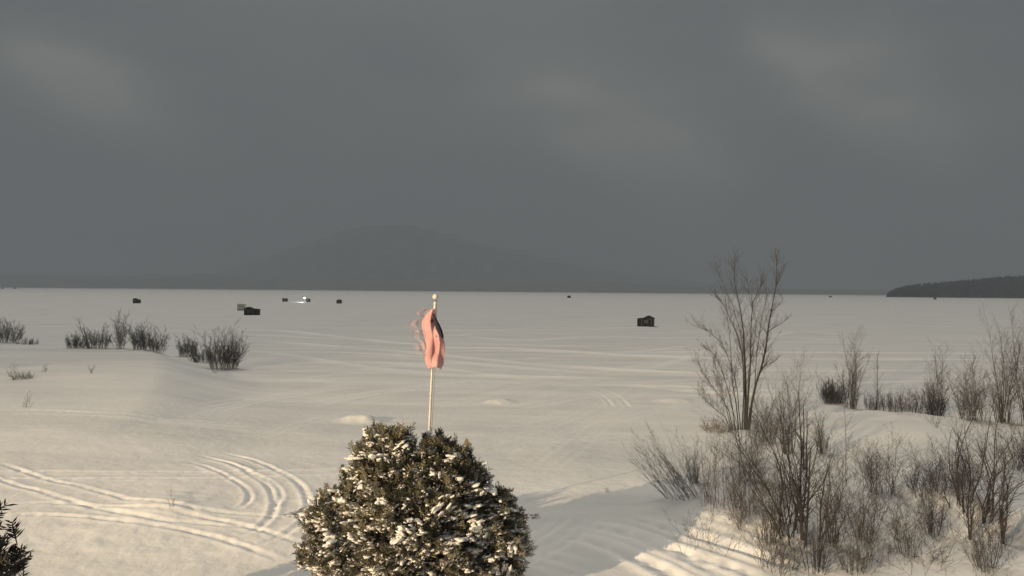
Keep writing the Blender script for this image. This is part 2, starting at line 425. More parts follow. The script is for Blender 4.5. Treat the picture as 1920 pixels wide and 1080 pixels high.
def box_verts(c, s, rz=0.0):
    x, y, z = s[0] / 2, s[1] / 2, s[2] / 2
    vs = []
    for sx in (-1, 1):
        for sy in (-1, 1):
            for sz in (-1, 1):
                X, Y = sx * x, sy * y
                vs.append((c[0] + X * math.cos(rz) - Y * math.sin(rz), c[1] + X * math.sin(rz) + Y * math.cos(rz), c[2] + sz * z))
    f = [(0, 1, 3, 2), (4, 6, 7, 5), (0, 4, 5, 1), (2, 3, 7, 6), (0, 2, 6, 4), (1, 5, 7, 3)]
    return vs, f
def boxes_mesh(name, lst):
    V, Fs = [], []
    for c, s in lst:
        v, f = box_verts(c, s); o = len(V); V += v; Fs += [tuple(i + o for i in q) for q in f]
    return mesh_py(name, V, Fs)
def box_obj(name, parent, c, s, m):
    return link(name, boxes_mesh(name, [(c, s)]), parent, m)

# ------------------------------------------------------------------ branching
def grow(chains, p, d, length, r, lev, rng, nseg=6, wig=.12, upt=.10, kids=(5, 4, 0), kang=(.35, .75), klen=.5, start=.25, rend=.35):
    pts = [(p.copy(), r)]; q = p.copy(); d = d / np.linalg.norm(d)
    st = length / nseg; nodes = []
    for i in range(nseg):
        d = d + np.array([rng.gauss(0, wig), rng.gauss(0, wig), rng.gauss(0, wig) * .6 + upt])
        d /= np.linalg.norm(d); q = q + d * st
        f = (i + 1) / nseg
        pts.append((q.copy(), r * (1 - (1 - rend) * f)))
        nodes.append((q.copy(), d.copy(), r * (1 - (1 - rend) * f), f))
    chains[min(lev, len(chains) - 1)].append(pts)
    if lev < len(kids) and kids[lev]:
        for k in range(kids[lev]):
            f = start + (1 - start) * (k + rng.random()) / kids[lev]
            i = min(nseg - 1, int(f * nseg)); q0 = pts[i][0] + (pts[i + 1][0] - pts[i][0]) * (f * nseg - i)
            dd = nodes[i][1]
            ax = np.array([rng.gauss(0, 1), rng.gauss(0, 1), rng.gauss(0, .5)]); ax -= dd * (ax @ dd); ax /= np.linalg.norm(ax) + 1e-9
            a = rng.uniform(*kang)
            nd = dd * math.cos(a) + ax * math.sin(a)
            grow(chains, q0, nd, length * klen * rng.uniform(.5, 1.1) * (1.1 - .55 * f), nodes[i][2] * .6, lev + 1, rng,
                 max(2, nseg - 2), wig * 1.1, upt, kids, kang, klen, .2, rend)

def shrub_meshes(h, w, rng, style):
    """h height, w width in metres -> (stems chains, twigs chains)"""
    ch = [[], [], []]
    P = dict(n=26, kids=(8, 4), upt=.05, wig=.07, r=.007, klen=.42, base=.26)
    if style == 'dense': P.update(n=46, kids=(9, 5), r=.0055, wig=.11, klen=.40, base=.30)
    if style == 'brush': P.update(n=46, kids=(6, 3), r=.0042, klen=.32, base=.38, wig=.05)
    if style == 'clump': P.update(n=18, kids=(13, 5), r=.009, klen=.36, base=.15, wig=.07)
    if style == 'sapling': P.update(n=1, kids=(20, 6), r=.016, klen=.28, base=.02, wig=.03)
    if style == 'pair': P.update(n=3, kids=(16, 5), r=.013, klen=.30, base=.06, wig=.04)
    if style == 'wild': P.update(n=22, kids=(12, 5), r=.008, klen=.44, base=.26, wig=.15, upt=.03)
    if style == 'mass': P.update(n=95, kids=(9, 5), r=.0055, wig=.11, klen=.38, base=.24)
    if style == 'weed': P.update(n=6, kids=(4, 2), r=.005, klen=.4, base=.05, wig=.12)
    skirt = 0 if P['n'] <= 3 else int(P['n'] * .45)
    for k in range(P['n'] + skirt):
        a = rng.uniform(0, 2 * math.pi); b = math.sqrt(rng.random())
        base = np.array([math.cos(a), math.sin(a), 0]) * b * w * P['base']; base[2] = -0.12
        lean = (w * .46 * b * (1 - P['base'])) / max(h, .1)
        if P['n'] == 1: lean = .03
        hh = h * rng.uniform(.5, 1.0) * (1 - .3 * b * b) if P['n'] > 1 else h
        if P['n'] > 3 and k < 3: hh = h * rng.uniform(.95, 1.08); lean *= .4
        if k >= P['n']: hh *= rng.uniform(.3, .6); lean *= 1.1
        d = np.array([math.cos(a) * lean * 1.0, math.sin(a) * lean * 1.0, 1.0])
        grow(ch, base, d, (hh + .12) * 1.02, P['r'] * rng.uniform(.7, 1.2) * (.6 + .25 * h), 0, rng, 8, P['wig'], P['upt'], P['kids'], (.35, .95), P['klen'], .22, .28)
    return ch

def place_shrub(name, px, py, hpx, wpx, style, m, label, cat='shrub', group=None, seed=0, lean=None, thick=1.0):
    p = hit(px, py) if py < 1079 else hit(px, 1079)
    sc = p[1] / F
    h, w = hpx * sc, wpx * sc
    rng = random.Random(seed * 7 + int(px) * 13 + int(py))
    ch = shrub_meshes(h, w, rng, style)
    if p[1] < 22 and style in ('clump', 'brush') or name == 'leaning_shrub':
        ch = [[c for c in ch[0] if rng.random() < .85], [c for c in ch[1] if rng.random() < .85], [c for c in ch[2] if rng.random() < .8]]
    if lean:
        for c in ch:
            for pl in c:
                for i, (q, r) in enumerate(pl):
                    t = max(0, q[2]) / h
                    q[0] += lean * h * t * (1 - .25 * t)
    if p[1] < 30: thick *= .78 * (2.0 if 'tree' in name or style == 'pair' else 1.0)
    if 'leaning_sap' in name: thick = 2.2
    t = empty(name, (p[0], p[1], p[2] - .02), label, cat, group)
    mr = .00009 * p[1]
    for c in ch:
        for pl in c:
            for i, (q, r) in enumerate(pl): pl[i] = (q, r * thick)
    link('stems', tube_mesh('stems', ch[0], 4, mr * 1.3), t, m)
    tw = ch[1] + ch[2]
    if tw: link('twigs', tube_mesh('twigs', tw, 3, mr), t, m)
    return t

# ------------------------------------------------------------------ the big clump tree
def clump_tree():
    base = hit(1393, 806); Y0 = base[1]
    t = empty('bare_tree', tuple(base), 'tall bare multi-stemmed tree standing alone above the frozen shore', 'tree')
    rng = random.Random(5)
    stems = [ # px polyline, radius at base, depth drift
     ([(1404, 808), (1408, 760), (1416, 722), (1427, 690), (1435, 655), (1439, 622), (1445, 590), (1451, 560), (1456, 530), (1457, 500), (1455, 478)], .085, .5),
     ([(1400, 808), (1403, 750), (1406, 700), (1408, 650), (1409, 600), (1412, 566), (1422, 545), (1431, 520)], .060, -.6),
     ([(1396, 808), (1397, 750), (1397, 700), (1395, 660), (1394, 620), (1390, 585), (1384, 560), (1378, 530), (1377, 500), (1378, 470)], .070, .9),
     ([(1392, 808), (1394, 740), (1394, 690), (1392, 662), (1382, 625), (1370, 600), (1358, 575), (1345, 553)], .050, -.2),
     ([(1386, 806), (1380, 760), (1374, 720), (1371, 690), (1370, 650), (1366, 600), (1358, 560)], .042, .7),
     ([(1380, 806), (1374, 765), (1364, 725), (1352, 690), (1340, 665), (1322, 652)], .038, -.8),
     ([(1376, 806), (1366, 770), (1352, 745), (1334, 722), (1314, 690), (1308, 680)], .034, .4),
     ([(1372, 806), (1360, 782), (1342, 768), (1324, 752), (1308, 732)], .030, -.3),
     ([(1401, 806), (1406, 770), (1414, 730), (1420, 660), (1428, 600), (1436, 560), (1438, 520)], .036, -1.0),
     ([(1390, 806), (1386, 770), (1383, 735), (1376, 700), (1362, 660), (1350, 640), (1326, 620), (1305, 612)], .036, 1.0),
     ([(1394, 806), (1400, 770), (1404, 700), (1414, 640), (1418, 600), (1405, 560), (1402, 520)], .032, .2),
     ([(1398, 806), (1400, 760), (1398, 690), (1388, 620), (1372, 570), (1350, 520), (1342, 505)], .034, -.5),
     ([(1374, 806), (1365, 780), (1356, 740), (1345, 700), (1340, 680)], .026, .8),
    ]
    trunk, crown = [], [[], [], []]
    def to3(pl, drift, drop=True):
        n = len(pl); o = []
        for i, (x, y) in enumerate(pl):
            f = i / (n - 1)
            q = at_depth(x, y, Y0 + drift * f * 1.1) - base
            if i == 0 and drop: q[2] = -.15
            o.append(q)
        return o
    for pl, r, dr in stems:
        r *= .78
        p3 = to3(pl, dr); n = len(p3)
        ch = [(p3[i] + np.array([rng.gauss(0, .012), rng.gauss(0, .02), 0]), r * (1 - .86 * (i / (n - 1)) ** .8)) for i in range(n)]
        trunk.append(ch)
        for k in range(int(34 + r * 640)):
            f = rng.uniform(.24, .99); i = min(n - 2, int(f * (n - 1))); g = f * (n - 1) - i
            q = ch[i][0] * (1 - g) + ch[i + 1][0] * g
            d = ch[i + 1][0] - ch[i][0]; d /= np.linalg.norm(d)
            ax = np.array([rng.gauss(0, 1), rng.gauss(0, .8), 0.1])
            a = rng.uniform(.4, .9); nd = d * math.cos(a) + ax / np.linalg.norm(ax) * math.sin(a)
            ln = rng.uniform(.25, 1.35) * (1.25 - .6 * f)
            grow(crown, q, nd, ln, max(.0045, ch[i][1] * .3), 0, rng, 6, .12, .10, (4, 3), (.3, .7), .5, .15, .3)
    for pl, r, dr in [([(1439, 622), (1452, 614), (1466, 606), (1476, 598)], .02, 0), ([(1427, 690), (1440, 684), (1452, 678), (1462, 666)], .018, .3),
                      ([(1446, 585), (1458, 574), (1468, 562)], .014, .2), ([(1456, 535), (1464, 515), (1471, 497)], .014, .2)]:
        p3 = to3(pl, dr + .5, False)
        off = (0.5 * .6) 
        trunk.append([(q, r * (1 - .7 * i / (len(p3) - 1))) for i, q in enumerate(p3)])
        for i in range(len(p3) - 1):
            for k in range(9):
                q = p3[i] + (p3[i + 1] - p3[i]) * rng.random()
                grow(crown, q, np.array([rng.gauss(0.4, .6), rng.gauss(0, .5), .7]), rng.uniform(.2, .5), .006, 1, rng, 4, .12, .1, (3, 3), (.3, .7), .5, .15, .3)
    link('trunk', tube_mesh('trunk', trunk, 6, .004), t, M_BARK)
    link('crown', tube_mesh('crown', crown[0] + crown[1] + crown[2], 3, .0028), t, M_TWIG)

# ------------------------------------------------------------------ cedar
def cedar(name, loc, label, lobes, nspray, leafm, seed, snow=True, spr=1.0, hbase=0.2):
    """lobes: (cx, cy, cz, rx, ry, rz) ellipsoids in local metres"""
    rng = np.random.RandomState(seed)
    t = empty(name, loc, label, 'tree', None)
    vol = np.array([l[3] * l[4] + l[4] * l[5] + l[3] * l[5] for l in lobes]); pr = vol / vol.sum()
    tips, dirs = [], []
    def inside(p, skip, k=.80):
        for i, l in enumerate(lobes):
            if i == skip: continue
            if ((p[0] - l[0]) / l[3]) ** 2 + ((p[1] - l[1]) / l[4]) ** 2 + ((p[2] - l[2]) / l[5]) ** 2 < k * k: return True
        return False
    while len(tips) < nspray:
        i = rng.choice(len(lobes), p=pr); l = lobes[i]
        v = rng.normal(size=3); v /= np.linalg.norm(v)
        rad = rng.uniform(.62, 1.0) ** .5 * (1 if rng.random() > .07 else rng.uniform(1.0, 1.14))
        lump = 1 + .17 * math.sin(v[0] * 7 + i) * math.sin(v[2] * 9 + 2 * i) + .10 * math.sin(v[1] * 13 + v[2] * 5 + i)
        p = np.array([l[0] + v[0] * l[3] * rad * lump, l[1] + v[1] * l[4] * rad * lump, l[2] + v[2] * l[5] * rad * lump])
        if p[2] < hbase or inside(p, i): continue
        tips.append(p)
        d = np.array([v[0] * .8, v[1] * .8, .45 + .55 * max(0, v[2])]) + rng.normal(size=3) * .28
        dirs.append(d / np.linalg.norm(d))
    zt = max(q[2] for q in tips)
    for k in range(len(tips)):
        if tips[k][2] > .62 * zt and rng.random() < .10:
            dirs[k] = np.array([dirs[k][0] * .5, dirs[k][1] * .5, 1.0]); dirs[k] /= np.linalg.norm(dirs[k]); tips[k] = tips[k] + dirs[k] * rng.uniform(.05, .2)
    V, Q = [], []
    for p, d in zip(tips, dirs):
        # one flat spray: a rachis with paired branchlets, each a short row of scale leaves
        Ls = rng.uniform(.15, .36) * spr * (1.5 if rng.random() < .06 else 1)
        side = np.cross(d, rng.normal(size=3)); side /= np.linalg.norm(side) + 1e-9
        nrm = np.cross(d, side)
        nb = rng.randint(5, 8)
        root = p - d * Ls * .6
        items = [(root, d, Ls, .010 * spr)]
        for k in range(nb):
            f = .2 + .75 * k / nb
            for sgn in (-1, 1):
                bd = d * .72 + side * sgn * .7 + nrm * rng.normal() * .22 + np.array([0, 0, -.05]); bd /= np.linalg.norm(bd)
                items.append((root + d * Ls * f, bd, Ls * (.50 - .28 * f) * rng.uniform(.7, 1.3), .0085 * spr))
        for (o, dd, ln, wd) in items:
            sd_ = np.cross(dd, nrm); sd_ /= np.linalg.norm(sd_) + 1e-9
            sd_ = sd_ * wd; mid = o + dd * ln * .5 + nrm * rng.normal() * .01
            b = len(V)
            V += [o - sd_ * .5, o + sd_ * .5, mid + sd_ * 1.3, o + dd * ln, mid - sd_ * 1.3]
            Q += [(b, b + 1, b + 2, b + 4), (b + 4, b + 2, b + 3, b + 3)]
    Vn = np.array(V); Qn = np.array(Q)
    T1 = Qn[:, [0, 1, 2]]; T2 = Qn[:, [0, 2, 3]]
    Tt = np.vstack([T1, T2]); Tt = Tt[(Tt[:, 1] != Tt[:, 2]) & (Tt[:, 0] != Tt[:, 2])]
    link('crown', mesh_arrays('crown', Vn, Tt), t, leafm)
    # stems up into the lobes
    st = []; rg = random.Random(seed)
    for l in lobes:
        a = np.array([l[0] * .15 + rg.gauss(0, .06), l[1] * .15 + rg.gauss(0, .06), -.2]); b = np.array([l[0], l[1], l[2] + l[5] * .8])
        st.append([(a, .06), (a * .5 + b * .5 + np.array([l[0] * .1, l[1] * .1, -.1]), .04), (b, .010)])
        for k in range(26):
            v = rng.normal(size=3); v /= np.linalg.norm(v); v[2] = abs(v[2]) * .6 - .1
            e_ = np.array([l[0] + v[0] * l[3] * .9, l[1] + v[1] * l[4] * .9, max(.25, l[2] + v[2] * l[5] * .9)])
            s_ = a + (b - a) * min(.9, max(.15, (e_[2] / b[2]) * .75))
            st.append([(s_, .018), ((s_ + e_) / 2 - np.array([0, 0, .05]), .011), (e_, .004)])
    link('trunk', tube_mesh('trunk', st, 5), t, M_BARK)
    if snow:
        # snow caught on the sprays: lumpy caps
        import bmesh
        bm = bmesh.new(); bmesh.ops.create_icosphere(bm, subdivisions=2, radius=1.0)
        bv = np.array([v.co[:] for v in bm.verts]); bf = np.array([[v.index for v in f.verts] for f in bm.faces]); bm.free()
        SV, SF = [], []; off = 0
        order = rng.permutation(len(tips)); cnt = 0
        def blob(c, a, b_, cc, hd):
            nonlocal off
            w = bv.copy(); ph = rng.uniform(0, 6, 4)
            w *= (1 + .34 * np.sin(w[:, [0]] * 3.4 + ph[0]) * np.sin(w[:, [1]] * 4.1 + ph[1]) + .26 * np.sin(w[:, [2]] * 5 + w[:, [0]] * 6 + ph[2]) + .16 * np.sin(w[:, [1]] * 9 + ph[3]))
            sd_ = np.cross(hd, [0, 0, 1.0]); sd_ /= np.linalg.norm(sd_) + 1e-9; uu = np.cross(sd_, hd)
            SV.append(c + w[:, [0]] * a * hd + w[:, [1]] * b_ * sd_ + w[:, [2]] * cc * uu); SF.append(bf + off); off += len(w)
        for ii in order:
            p, d = tips[ii], dirs[ii]
            if d[2] < .05 or d[2] > .93 or cnt >= 2900: continue
            cnt += 1
            hd = np.array([d[0] + rng.normal() * .25, d[1] + rng.normal() * .25, min(d[2] * .5 - .12, .2) + rng.normal() * .22]); hd /= np.linalg.norm(hd)
            if rng.random() < .20:
                c = p.copy(); sz = rng.uniform(.035, .078)
                for q in range(rng.randint(4, 9)):
                    blob(c + rng.normal(size=3) * sz * np.array([.9, .9, .35]), sz * rng.uniform(.8, 1.8), sz * rng.uniform(.5, 1.1), sz * rng.uniform(.22, .42), hd)
                    c = c + hd * sz * rng.uniform(-.9, 1.1) + rng.normal(size=3) * np.array([sz, sz, .01]) * .7
            else:
                sz = rng.uniform(.012, .034)
                for q in range(rng.randint(1, 4)):
                    blob(p + rng.normal(size=3) * np.array([.05, .05, .025]), sz * rng.uniform(.9, 2.2), sz * rng.uniform(.5, 1), sz * rng.uniform(.35, .6), hd)
        link('snow_cap', mesh_arrays('snow_cap', np.vstack(SV), np.vstack(SF), True), t, M_CLUMP)
    return t

# ------------------------------------------------------------------ flag pole
def flagpole():
    Yp = 17.0
    top = at_depth(816, 566, Yp); mid = at_depth(803, 850, Yp)
    d = (mid - top) / np.linalg.norm(mid - top)
    L_ = 0.0
    gx = mid.copy()
    zz = float(ground(mid[0], mid[1]))
    k = (top[2] - zz + .3) / -d[2]; foot = top + d * k
    t = empty('flagpole', (foot[0], foot[1], zz), 'slim white flagpole leaning right behind the snowy cedar', 'flagpole')
    o = np.array([foot[0], foot[1], zz])
    ch = [(foot - o, .036), ((foot + mid) / 2 - o, .034), (mid - o, .032), ((mid + top) / 2 - o, .029), (top - o, .026)]
    link('pole', tube_mesh('pole', [ch], 12), t, M_POLE)
    # thicker top sleeve, truck and ball
    a = top - d * 0.0 - o; b = top + d * .55 - o
    link('sleeve', tube_mesh('sleeve', [[(b, .036), (a, .036)]], 12), t, M_POLE)
    import bmesh
    bm = bmesh.new(); bmesh.ops.create_uvsphere(bm, u_segments=16, v_segments=10, radius=.075)
    me = bpy.data.meshes.new('finial'); bm.to_mesh(me); bm.free()
    for p in me.polygons: p.use_smooth = True
    f = link('finial', me, t, M_POLE); f.location = tuple(a - d * .13)
    # truck
    link('truck', tube_mesh('truck', [[(a - d * .02, .055), (a - d * .045, .055)]], 10), t, M_GREY)
    # halyard
    hp = []
    for i in range(14):
        f_ = i / 13; q = top * (1 - f_) + mid * f_ - o; hp.append((q + np.array([.05 + .03 * math.sin(f_ * 3.1), -.05, 0]), .005))
    link('halyard', tube_mesh('halyard', [hp], 4), t, M_GREY)
    return top, d, Yp

def flag(top, d, Yp):
    # faded flag bunched about the pole, blurred fly blowing left
    M = bpy.data.materials.new('faded_red_cloth'); M.use_nodes = True
    nt_ = M.node_tree; b = nt_.nodes['Principled BSDF']; b.inputs['Roughness'].default_value = .85
    tcn = nt_.nodes.new('ShaderNodeTexCoord')
    nn = nt_.nodes.new('ShaderNodeTexNoise'); nn.inputs['Scale'].default_value = 3.2; nn.inputs['Detail'].default_value = 3
    nt_.links.new(tcn.outputs['Object'], nn.inputs['Vector'])
    r = nt_.nodes.new('ShaderNodeValToRGB'); r.color_ramp.elements[0].position = .36; r.color_ramp.elements[1].position = .62
    r.color_ramp.elements[0].color = (.82, .47, .47, 1); r.color_ramp.elements[1].color = (.90, .62, .62, 1)
    nt_.links.new(nn.outputs[0], r.inputs[0])
    vo = nt_.nodes.new('ShaderNodeTexVoronoi'); vo.inputs['Scale'].default_value = 3.6
    nt_.links.new(tcn.outputs['Object'], vo.inputs['Vector'])
    r2 = nt_.nodes.new('ShaderNodeValToRGB'); r2.color_ramp.elements[0].position = .15; r2.color_ramp.elements[1].position = .25
    r2.color_ramp.elements[0].color = (1, 1, 1, 1); r2.color_ramp.elements[1].color = (0, 0, 0, 1)
    nt_.links.new(vo.outputs['Distance'], r2.inputs[0])
    mx = nt_.nodes.new('ShaderNodeMix'); mx.data_type = 'RGBA'; mx.inputs[7].default_value = (.22, .07, .06, 1)
    nt_.links.new(r2.outputs[0], mx.inputs[0]); nt_.links.new(r.outputs[0], mx.inputs[6]); nt_.links.new(mx.outputs[2], b.inputs['Base Color'])
    tr_ = nt_.nodes.new('ShaderNodeBsdfTranslucent'); nt_.links.new(mx.outputs[2], tr_.inputs['Color'])
    ms = nt_.nodes.new('ShaderNodeMixShader'); ms.inputs[0].default_value = .35
    nt_.links.new(b.outputs[0], ms.inputs[1]); nt_.links.new(tr_.outputs[0], ms.inputs[2])
    nt_.links.new(ms.outputs[0], nt_.nodes['Material Output'].inputs[0])
    hang = at_depth(812, 578, Yp)
    t = empty('flag', tuple(hang), 'faded red flag bunched around the leaning pole', 'flag')
    # centre line and half widths in photo px measured down the bunch
    rows = [(580, 811, 3), (590, 808, 8), (602, 806, 13), (615, 808, 15), (630, 812, 17), (645, 814, 18), (660, 815, 18), (672, 814, 18), (682, 815, 17), (689, 815, 13)]
    ys = [q[0] for q in rows]
    nu, nv = 34, 60
    V, Fs = [], []
    for j in range(nv):
        y = 580 + (690 - 580) * j / (nv - 1)
        cx = np.interp(y, ys, [q[1] for q in rows]); hw = np.interp(y, ys, [q[2] for q in rows])
        for i in range(nu):
            u = i / (nu - 1); s = -1 + 2 * u
            fold = math.sin(u * 13 + y * .05) * .028 + math.sin(u * 6 - y * .08) * .03 + .008 * math.sin(y * .16 + u * 5)
            px = cx + hw * (s + .08 * math.sin(u * 19 + y * .05)) + .9 * math.sin(y * .11) * abs(s)
            yy = y + (1.2 * math.sin(u * 9) + 1.2 * math.sin(u * 23)) * (j / (nv - 1)) ** 4
            p = at_depth(px, yy, Yp - .13 + fold * min(1, hw / 10) - .10 * (1 - s * s))
            V.append(p - hang)
    for j in range(nv - 1):
        for i in range(nu - 1):
            a = j * nu + i; Fs.append((a, a + 1, a + nu + 1, a + nu))
    me = mesh_py('cloth', V, Fs, True); o = link('cloth', me, t, M)
    sm = o.modifiers.new('thick', 'SOLIDIFY'); sm.thickness = .006
    # dark torn edge folded over
    Md = mat('dark_blue_cloth', (.03, .03, .045), .9)
    V, Fs = [], []
    for k, (y, x, w) in enumerate([(588, 813, 1.5), (598, 816, 3), (608, 820, 4.5), (617, 823, 5.5), (626, 827, 4), (634, 830, 2)]):
        V += [at_depth(x - w, y, Yp - .33) - hang, at_depth(x, y, Yp - .37) - hang, at_depth(x + w, y + 1, Yp - .32) - hang]
    for k in range(5):
        a = k * 3; Fs += [(a, a + 1, a + 4, a + 3), (a + 1, a + 2, a + 5, a + 4)]
    o = link('dark_corner', mesh_py('dark_corner', V, Fs, True), t, Md)
    sm = o.modifiers.new('thick', 'SOLIDIFY'); sm.thickness = .006
    # fly end streaming left: see-through sheet added to imitate its motion blur
    Ms = bpy.data.materials.new('motion_blur_cloth'); Ms.use_nodes = True
    q = Ms.node_tree; b = q.nodes['Principled BSDF']; b.inputs['Base Color'].default_value = (.62, .40, .39, 1); b.inputs['Roughness'].default_value = .9
    u_ = q.nodes.new('ShaderNodeTexCoord'); mp_ = q.nodes.new('ShaderNodeMapping'); mp_.inputs['Scale'].default_value = (3, 3, 9)
    q.links.new(u_.outputs['Object'], mp_.inputs[0])
    n_ = q.nodes.new('ShaderNodeTexNoise'); n_.inputs['Scale'].default_value = 1.0; n_.inputs['Detail'].default_value = 7; n_.inputs['Roughness'].default_value = .75
    q.links.new(mp_.outputs[0], n_.inputs['Vector'])
    sx_ = q.nodes.new('ShaderNodeSeparateXYZ'); q.links.new(u_.outputs['Object'], sx_.inputs[0])
    ad = q.nodes.new('ShaderNodeMath'); ad.operation = 'MULTIPLY_ADD'; q.links.new(sx_.outputs['X'], ad.inputs[0]); ad.inputs[1].default_value = .30; q.links.new(n_.outputs[0], ad.inputs[2])
    gt = q.nodes.new('ShaderNodeMapRange'); gt.inputs['From Min'].default_value = .33; gt.inputs['From Max'].default_value = .62; gt.inputs['To Max'].default_value = .75; q.links.new(ad.outputs[0], gt.inputs['Value'])
    q.links.new(gt.outputs[0], b.inputs['Alpha'])
    V, Fs = [], []; nu, nv = 40, 40
    for j_ in range(nv):
        g = j_ / (nv - 1); y0 = 577 + 92 * g
        ln = 16 + 34 * math.sin(math.pi * min(1, g * 1.05)) ** .7 + 5 * math.sin(g * 23)
        xr = np.interp(y0, [577, 600, 640, 670], [808, 800, 800, 801])
        for i_ in range(nu):
            f = i_ / (nu - 1)
            x = xr + 4 - ln * f; y = y0 + 2.5 * math.sin(f * 6 + g * 4) + 4 * f * f
            dep = Yp - .12 + .16 * math.sin(f * 6 + g * 3) * f + .05 * math.sin(f * 17 + g * 9)
            V.append(at_depth(x, y, dep) - hang)
    for j_ in range(nv - 1):
        for i_ in range(nu - 1):
            a = j_ * nu + i_; Fs.append((a, a + 1, a + nu + 1, a + nu))
    link('blurred_fly', mesh_py('blurred_fly', V, Fs, True), t, Ms)

# ------------------------------------------------------------------ ice shacks
def prism(pts_xz, y0, y1):
    n = len(pts_xz)
    V = [(x, y0, z) for x, z in pts_xz] + [(x, y1, z) for x, z in pts_xz]
    Fs = [tuple(range(n)), tuple(range(2 * n - 1, n - 1, -1))]
    for i in range(n): Fs.append((i, i + n, (i + 1) % n + n, (i + 1) % n))
    return V, Fs
def shack(px, py, w, h, dep, mwall, mroof, label, rz=0.0, roof='gable', door=True, annex=0.0, side=-1, window=True, trim=M_GREY, dist=None):
    p = hit(px, py)
    t = empty('ice_shack', (p[0], p[1], -0.04 + 0 * p[2] if p[2] < .1 else p[2] - .1), label, 'ice shack', 'ice fishing shacks on the frozen lake')
    t.location.z = p[2] - .03
    t.rotation_euler = (0, 0, rz)
    wall_h = h * (.74 if roof == 'gable' else .88)
    if roof == 'gable':
        V, Fs = prism([(-w / 2, 0), (w / 2, 0), (w / 2, wall_h), (0, h * .96), (-w / 2, wall_h)], -dep / 2, dep / 2)
    else:
        V, Fs = prism([(-w / 2, 0), (w / 2, 0), (w / 2, wall_h), (-w / 2, h * .96)], -dep / 2, dep / 2)
    link('wall', mesh_py('wall', V, Fs), t, mwall)
    # roof slabs
    th, ov = .07, .14
    RV, RF = [], []
    def slab(a, b):
        dx, dz = b[0] - a[0], b[1] - a[1]; l = math.hypot(dx, dz); nx, nz = -dz / l * th, dx / l * th
        if nz < 0: nx, nz = -nx, -nz
        v, f = prism([a, b, (b[0] + nx, b[1] + nz), (a[0] + nx, a[1] + nz)], -dep / 2 - ov, dep / 2 + ov)
        o = len(RV); RV.extend(v); RF.extend([tuple(i + o for i in q) for q in f])
    if roof == 'gable':
        s = (h * .96 - wall_h) / (w / 2)
        slab((-w / 2 - ov, wall_h - ov * s + .004), (0, h * .96 + .004)); slab((0, h * .96 + .006), (w / 2 + ov, wall_h - ov * s + .006))
    else:
        s = (h * .96 - wall_h) / w
        slab((-w / 2 - ov, h * .96 + ov * s + .004), (w / 2 + ov, wall_h - ov * s + .004))
    link('roof', mesh_py('roof', RV, RF), t, mroof)
    if door:
        dw = w * .28; dh = wall_h * .85
        dr = box_obj('door', t, (side * w * .18, -dep / 2 - .02, dh / 2 + .05), (dw, .05, dh), mwall)
        box_obj('handle', dr, (side * w * .18 + dw * .35, -dep / 2 - .07, dh * .5), (.05, .05, .16), trim)
        tx0, tx1, zt = side * w * .18 - dw / 2 - .05, side * w * .18 + dw / 2 + .05, dh + .06
        V, Fs = prism([(tx0 - .03, .02), (tx0 + .03, .02), (tx0 + .03, zt), (tx1 - .03, zt), (tx1 - .03, .02), (tx1 + .03, .02), (tx1 + .03, zt + .06), (tx0 - .03, zt + .06)], -dep / 2 - .06, -dep / 2 + .01)
        link('door_trim', mesh_py('door_trim', V, Fs), t, trim)
    if window:
        wx = -side * w * .2
        wn = link('window', boxes_mesh('window', [((wx, -dep / 2 - .02, wall_h * .62), (.5, .05, .4))]), t, M_GLASS)
        link('frame', boxes_mesh('frame', [((wx, -dep / 2 - .03, wall_h * .62 + .23), (.62, .07, .06)), ((wx, -dep / 2 - .03, wall_h * .62 - .23), (.62, .07, .06)),
                                             ((wx - .28, -dep / 2 - .03, wall_h * .62), (.06, .07, .4)), ((wx + .28, -dep / 2 - .03, wall_h * .62), (.06, .07, .4))]), wn, trim)
    # runners
    for sx in (-1, 1):
        box_obj('runner', t, (sx * (w / 2 - .2), 0, .03), (.12, dep + .5, .12), trim)
    if annex:
        aw = annex; sx = 1 if annex > 0 else -1; aw = abs(aw)
        an_h = h * .78
        V, Fs = prism([(sx * (w / 2 + .012), 0), (sx * (w / 2 + aw), 0), (sx * (w / 2 + aw), an_h * .93), (sx * (w / 2 + .012), an_h)], -dep / 2 + .15, dep / 2 - .15)
        ann = link('annex', mesh_py('annex', V, Fs), t, mwall)
        link('post', boxes_mesh('post', [((sx * (w / 2 + .25), -dep / 2 + .12, an_h * .45), (.10, .07, an_h * .88))]), ann, trim)
    return t

M_GLASS = mat('dark_window', (.05, .055, .06), .15, spec=.6)

# ------------------------------------------------------------------ far land
def ridge(name, prof, dist, depth, label_kind='structure', rough=6.0, m=M_HILL, seed=0, base_drop=0.0):
    """prof: (px, py top) in the photo; a body of land of real height and depth standing at dist"""
    xs = [q[0] for q in prof]; yt = [q[1] for q in prof]
    n = 420; nd = 26
    V = []
    px = np.linspace(xs[0], xs[-1], n); py = np.interp(px, xs, yt)
    k = np.ones(9) / 9; py = np.convolve(np.pad(py, 4, mode='edge'), k, 'valid')
    for j in range(nd):
        f = j / (nd - 1)
        prf = math.sin(min(1, f * 1.15) * math.pi / 2) ** .8
        D = dist + depth * f
        for i in range(n):
            d = ray(px[i], 540); x = d[0] * D
            dt = ray(px[i], py[i]); H = 7 + dt[2] * (dist + depth * .87)
            z = H * prf if f < .88 else H * (1 - (f - .88) / .12)
            z += rough * (fbm(np.array(i * .11 + seed), np.array(j * .5), 4) * 1.0) * min(1, f * 6) * (H / 200 + .25)
            V.append((x, D, float(z) if j else -3.0))
    Q = []
    for j in range(nd - 1):
        for i in range(n - 1):
            a = j * n + i; Q.append((a, a + 1, a + n + 1, a + n))
    o = link(name, mesh_arrays(name, np.array(V), np.array(Q), False), None, m)
    tag(o, kind='structure'); return o

